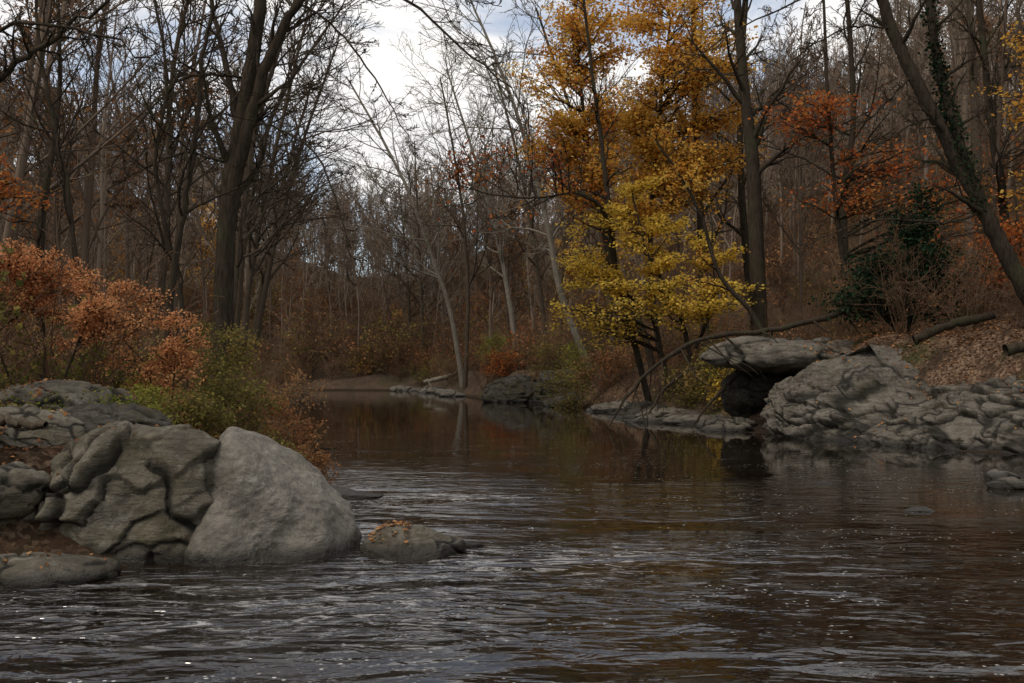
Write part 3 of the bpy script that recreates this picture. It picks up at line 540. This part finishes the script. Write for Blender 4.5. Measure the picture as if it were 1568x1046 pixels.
plant('leaning_sapling',[([(8.7,32,g(8.7,32)),(7.9,32,3.3),(6.7,32,4.8),(6.1,32,6.7),(5.4,32,8.0),(4.6,32,9.2)],.10,.03)],[((5.6,32,8.4),(1.6,1.2,1.2),8)],M_bark,L_gold,80,l2=6,l3=4,nleaf=700,lsize=.12,bare_l1=8,l1len=.25)
plant('salmon_leaved_shrub',[([(-6.2,13,g(-6.2,13)),(-6.1,13,2),(-6.2,13,2.9)],.025,.01),([(-6.1,13,g(-6.2,13)),(-5.7,13,2),(-5.4,13,2.7)],.02,.01),([(-6.3,13,g(-6.2,13)),(-6.7,13,2),(-6.9,13,2.8)],.02,.01)],
  [((-6.4,13,2.85),(1.0,.8,.48),46),((-5.2,13,2.4),(.6,.5,.25),14)],M_bark,L_salmon,91,l2=8,l3=6,nleaf=16000,lsize=.036,twig=.004,flat=.2,trop=.16,spread=.055)
plant('salmon_leaved_shrub',[([(-4.6,13.4,g(-4.6,13.4)),(-4.55,13.4,1.7),(-4.5,13.4,2.3)],.015,.008),([(-4.7,13.4,g(-4.6,13.4)),(-4.9,13.4,1.7),(-5.2,13.4,2.1)],.015,.008)],[((-4.45,13.4,2.1),(.4,.5,.5),14),((-4.9,13.4,1.8),(.6,.5,.5),12)],M_bark,L_salmon,92,l2=7,l3=5,nleaf=4500,lsize=.034,twig=.004,trop=.16,spread=.055)
plant('salmon_leaved_shrub',[([(-6.6,15.6,g(-6.6,15.6)),(-6.5,15.6,2),(-6.3,15.6,3.0)],.02,.008),([(-6.8,15.6,g(-6.8,15.6)),(-7.2,15.6,2),(-7.6,15.6,2.8)],.02,.008)],[((-6.6,15.6,2.6),(1.3,.8,.7),34)],M_bark,L_salmon,93,l2=7,l3=5,nleaf=7000,lsize=.042,twig=.005,trop=.14,spread=.07)
for k,(x,y,r,h,lm,nl) in enumerate([(-5.0,12.6,.8,.6,L_green,3600),(-4.0,12.4,.7,.7,L_olive,3000),(-3.9,14.2,.7,1.2,L_olive,3000),(-3.5,15.2,.6,1.1,L_rust,2600),(-4.8,16,1.0,1.7,L_olive,3600),(-3.2,13.2,.45,.6,L_olive,1500),(-5.8,14.5,.9,1.2,L_green,3000),(-6.6,12.2,.8,.8,L_olive,2600),(-3.5,11.9,.6,.45,L_green,1800),(-4.4,11.4,.7,.5,L_green,2200),(-4.2,17.6,.9,1.7,L_rust,2600),(-5.6,11.2,.6,.4,L_olive,1200),(-5.4,14.8,1.0,1.0,L_salmon,2600),(-3.0,14.4,.4,.7,L_rust,1500),(-6.0,10.2,.5,.3,L_green,900),(-5.2,11.6,.7,.5,L_green,2200),(-6.6,13.8,.9,.9,L_green,2600)]):
    z=g(x,y); plant('bank_shrub',[([(x+.1*j,y+.05*j,z),(x+.15*j,y,z+h*.5),(x+.3*j,y,z+h)],.012,.005) for j in (-1,0,1)],[((x,y,z+h*.62),(r,r,h*.5),34)],M_twig,lm,100+k,l2=7,l3=4,nleaf=nl,lsize=.045,twig=.003,trop=.08,spread=.09)
plant('evergreen_shrub',[([(12.0,30,g(12,30)),(12,30,4.5),(12.2,30,7)],.08,.02),([(11.7,30,g(12,30)),(11,30,4),(10.8,30,5)],.05,.02)],[((12.2,30,6.2),(.9,1,1.0),22),((11.6,30,5.0),(1.4,1.2,.6),24),((13.0,30,4.8),(1.0,1.2,.9),18),((11.4,29.8,3.9),(2.3,1.2,.7),36)],M_bark,L_ever,120,l2=7,l3=5,nleaf=11000,lsize=.11,twig=.006,spread=.2,flat=.5)
for k,(x,y,r,h,lm) in enumerate([(-.6,64,1.8,1.8,L_red),(2.6,47.5,1.4,2.2,L_olive),(-1.0,66,1.5,3,L_green),(2.0,56,1.8,3.5,L_olive),(6.6,37,1.2,1.6,L_olive),(7.6,34.6,.8,1.0,L_ygreen),(4.4,47,1.6,2.4,L_rust),(7.2,35,1.4,2.2,L_olive),(3.4,52,1.5,2.5,L_green),(-7.5,92.5,2.2,2.6,L_rust),(-11,95,2.5,3,L_rust),(-14.5,96,2.5,3,L_olive)]):
    z=g(x,y); plant('shore_shrub',[([(x+.1*j,y+.05*j,z),(x+.15*j,y,z+h*.5),(x+.3*j,y,z+h)],.02,.01) for j in (-1,0,1)],[((x,y,z+h*.6),(r,r,h*.5),30)],M_twig,lm,130+k,l2=7,l3=4,nleaf=1800,lsize=.10,twig=.006 if y<80 else .014,spread=.2)
def log(name,P,r0,r1,bark,br=0,seed=1):
    p,r=trunkpts(P,r0,r1,26,.05,seed); r=r*(1+.12*RNG(seed).normal(0,1,r.shape)); v,f=tubes(p,r,9); parts=[(v,f,0,None)]
    if br:
        st,di,ln,a,b=child(p,r,br,.05,.9,30,80,.25,RNG(seed),.45,.01); di[:,2]=-np.abs(di[:,2]); q,rr=grow(st,di,ln,a,b,7,.15,-.06,RNG(seed)); v,f=tubes(q,rr,5); parts.append((v,f,0,None))
    return mkobj(name,parts,[bark],origin=P[0])
log('fallen_tree_trunk',[(2.9,29.6,.1),(3.5,29.6,1.1),(4.4,29.6,2.0),(5.4,29.6,2.6),(6.6,29.6,2.85),(8.0,29.8,3.0),(9.6,30,3.4),(10.6,30.4,3.8)],.04,.11,M_bark,14,5)
log('fallen_tree_trunk',[(10.9,27,g0(10.9,27)+.15),(11.8,26.8,g0(11.8,26.8)+.2),(12.9,26.6,g0(12.9,26.6)+.4)],.13,.11,M_bark,0,6)
log('fallen_tree_trunk',[(11.1,22.4,2.2),(12.1,22.3,2.4),(13.6,22.4,2.75)],.14,.12,M_bark,0,7)
log('driftwood_log',[(-7.2,82,.9),(-5.4,81,1.3),(-4.0,80,1.9)],.2,.12,M_barkp,4,8)
log('driftwood_log',[(-5.6,9.9,1.35),(-5.0,9.6,1.25),(-4.4,9.4,1.2)],.05,.035,M_barkm,0,9)
log('fallen_branch',[(-4.1,19.0,.1),(-3.6,18.9,.25),(-3.2,18.8,.3)],.03,.01,M_bark,4,10)
log('exposed_roots',[(8.0,31.0,2.3),(7.0,30.9,1.6),(6.2,30.6,.9),(5.5,30.2,.1)],.07,.03,M_bark,12,12)
log('exposed_roots',[(7.4,36.0,2.0),(6.2,35.4,1.7),(5.2,34.7,1.0),(4.6,34.2,.0)],.08,.03,M_bark,14,13)
# ------------------------------------------------------------ fallen leaves
allv=[];allf=[];o=0
for v,f in ROCKS:
    if f.shape[1]==4: f=np.concatenate([f[:,[0,1,2]],f[:,[0,2,3]]])
    allv.append(v);allf.append(f+o);o+=len(v)
bvh=BVHTree.FromPolygons(np.concatenate(allv).tolist(),np.concatenate(allf).tolist())
def litter(name,X,Y,size,seed,minz=.0,slope=.6):
    rng=RNG(seed); gz=ground(X,Y); C=[];Nn=[]
    for x,y,z in zip(X,Y,gz):
        h=bvh.ray_cast(Vector((x,y,9)),Vector((0,0,-1)))
        if h[0] is not None and h[0].z>z:
            if abs(h[1].z)<slope or h[0].z<.1: continue
            C.append(h[0][:]);Nn.append((Vector(h[1])*(1 if h[1].z>0 else -1))[:])
        elif z>minz: C.append((x,y,z));Nn.append((0,0,1))
    C=V3(C);Nn=nrm(V3(Nn)+rng.normal(0,.3,(len(C),3))); n=len(C); C=C+Nn*.012
    u=rng.normal(0,1,(n,3)); u=nrm(u-(u*Nn).sum(1,keepdims=True)*Nn); w=np.cross(Nn,u); s=(size*rng.uniform(.6,1.3,n))[:,None]
    v=np.stack([C-u*s*.5,C+w*s*.4+Nn*s*.15,C+u*s*.5,C-w*s*.4+Nn*s*.15],1).reshape(-1,3)
    return mkobj(name,[(v,np.arange(4*n).reshape(-1,4),0,np.repeat(rng.random(n),4))],[L_litter])
rng=RNG(77)
n=26000; X=rng.uniform(-11,-2.3,n); Y=rng.uniform(7.9,22,n)
k=(vnoise(np.stack([X,Y,0*X],1)*1.6,4)>-.25)|(Y>12); k&=~((X>-3.3)&(Y<10.4)&(rng.random(n)<.97)); k&=~((Y<10.4)&(X>-4.6)&(rng.random(n)<.88)); litter('fallen_leaves',X[k],Y[k],.055,1)
n=60000; X=rng.uniform(6.0,28,n); Y=rng.uniform(14,46,n); q=sdist(X,Y)+1.4*vnoise(np.stack([X,Y,0*X],1)*.8,9); k=(q>.3)&(rng.random(n)<np.clip((q-1.8)/2.4,.03,1)); litter('fallen_leaves',X[k],Y[k],.09,2)
n=200; X=rng.uniform(-4.0,-2.5,n);Y=8.66+rng.normal(0,.06,n); Zc=.012+rng.random(n)*.02
cc=np.stack([X,Y,Zc],1)[vnoise(np.stack([X*3,Y,0*X],1),3)>-.1]; cc2=np.stack([rng.uniform(-1.35,-.95,120),rng.normal(9.3,.13,120),0*np.arange(120)],1)
C=[cc]
for x,y,_ in cc2:
    h=bvh.ray_cast(Vector((x,y,2)),Vector((0,0,-1)))
    if h[0] and h[0].z>.12: C.append(V3([[x,y,h[0].z+.01+rng.random()*.02]]))
C=np.concatenate(C); n=len(C); u=nrm(rng.normal(0,1,(n,3))*[1,1,.15]); w=nrm(np.cross(u,rng.normal(0,.3,(n,3))+[0,0,1])); s=rng.uniform(.03,.07,n)[:,None]
v=np.stack([C-u*s*.5,C+w*s*.35,C+u*s*.5,C-w*s*.35],1).reshape(-1,3)
mkobj('leaf_debris',[(v,np.arange(4*n).reshape(-1,4),0,np.repeat(rng.random(n),4))],[L_litter])
# ------------------------------------------------------------ sky and light
w=bpy.data.worlds.new('sky'); scene.world=w; w.use_nodes=True; nt=w.node_tree; nt.nodes.clear()
out=N(nt,'ShaderNodeOutputWorld'); sky=N(nt,'ShaderNodeTexSky'); sky.sky_type='NISHITA'; sky.sun_disc=False; sky.sun_elevation=math.radians(53); sky.sun_rotation=math.radians(-125)
b1=N(nt,'ShaderNodeBackground'); b1.inputs[1].default_value=.15; nt.links.new(sky.outputs[0],b1.inputs[0])
tc=N(nt,'ShaderNodeTexCoord'); mp=N(nt,'ShaderNodeMapping'); mp.inputs['Scale'].default_value=(1,1,2.2); nt.links.new(tc.outputs['Generated'],mp.inputs[0])
cf=noiseN(nt,mp.outputs[0],3.2,7,.55,.3); cf2=noiseN(nt,mp.outputs[0],5,6,.6)
b2=N(nt,'ShaderNodeBackground'); nt.links.new(ramp(nt,cf2,[(.3,(.78,.77,.78)),(.65,(1,.975,.94))]),b2.inputs[0]); b2.inputs[1].default_value=1.15
ms=N(nt,'ShaderNodeMixShader'); nt.links.new(mrange(nt,cf,.42,.54,.3,1),ms.inputs[0]); nt.links.new(b1.outputs[0],ms.inputs[1]); nt.links.new(b2.outputs[0],ms.inputs[2]); nt.links.new(ms.outputs[0],out.inputs[0])
sd=bpy.data.lights.new('sun','SUN'); sd.energy=1.5; sd.angle=math.radians(12); sd.color=(1,.91,.80); so=bpy.data.objects.new('sun',sd); scene.collection.objects.link(so)
dirv=Vector((-.50,-.35,.80)); so.rotation_euler=dirv.to_track_quat('Z','Y').to_euler()
cd=bpy.data.cameras.new('camera'); cd.lens=35; cd.sensor_width=36; cd.shift_y=.03; cd.clip_end=2000; co=bpy.data.objects.new('camera',cd); scene.collection.objects.link(co)
co.location=(0,0,1.7); co.rotation_euler=(math.radians(90),0,0); scene.camera=co
scene.view_settings.view_transform='Standard'; scene.view_settings.look='None'; scene.view_settings.exposure=0
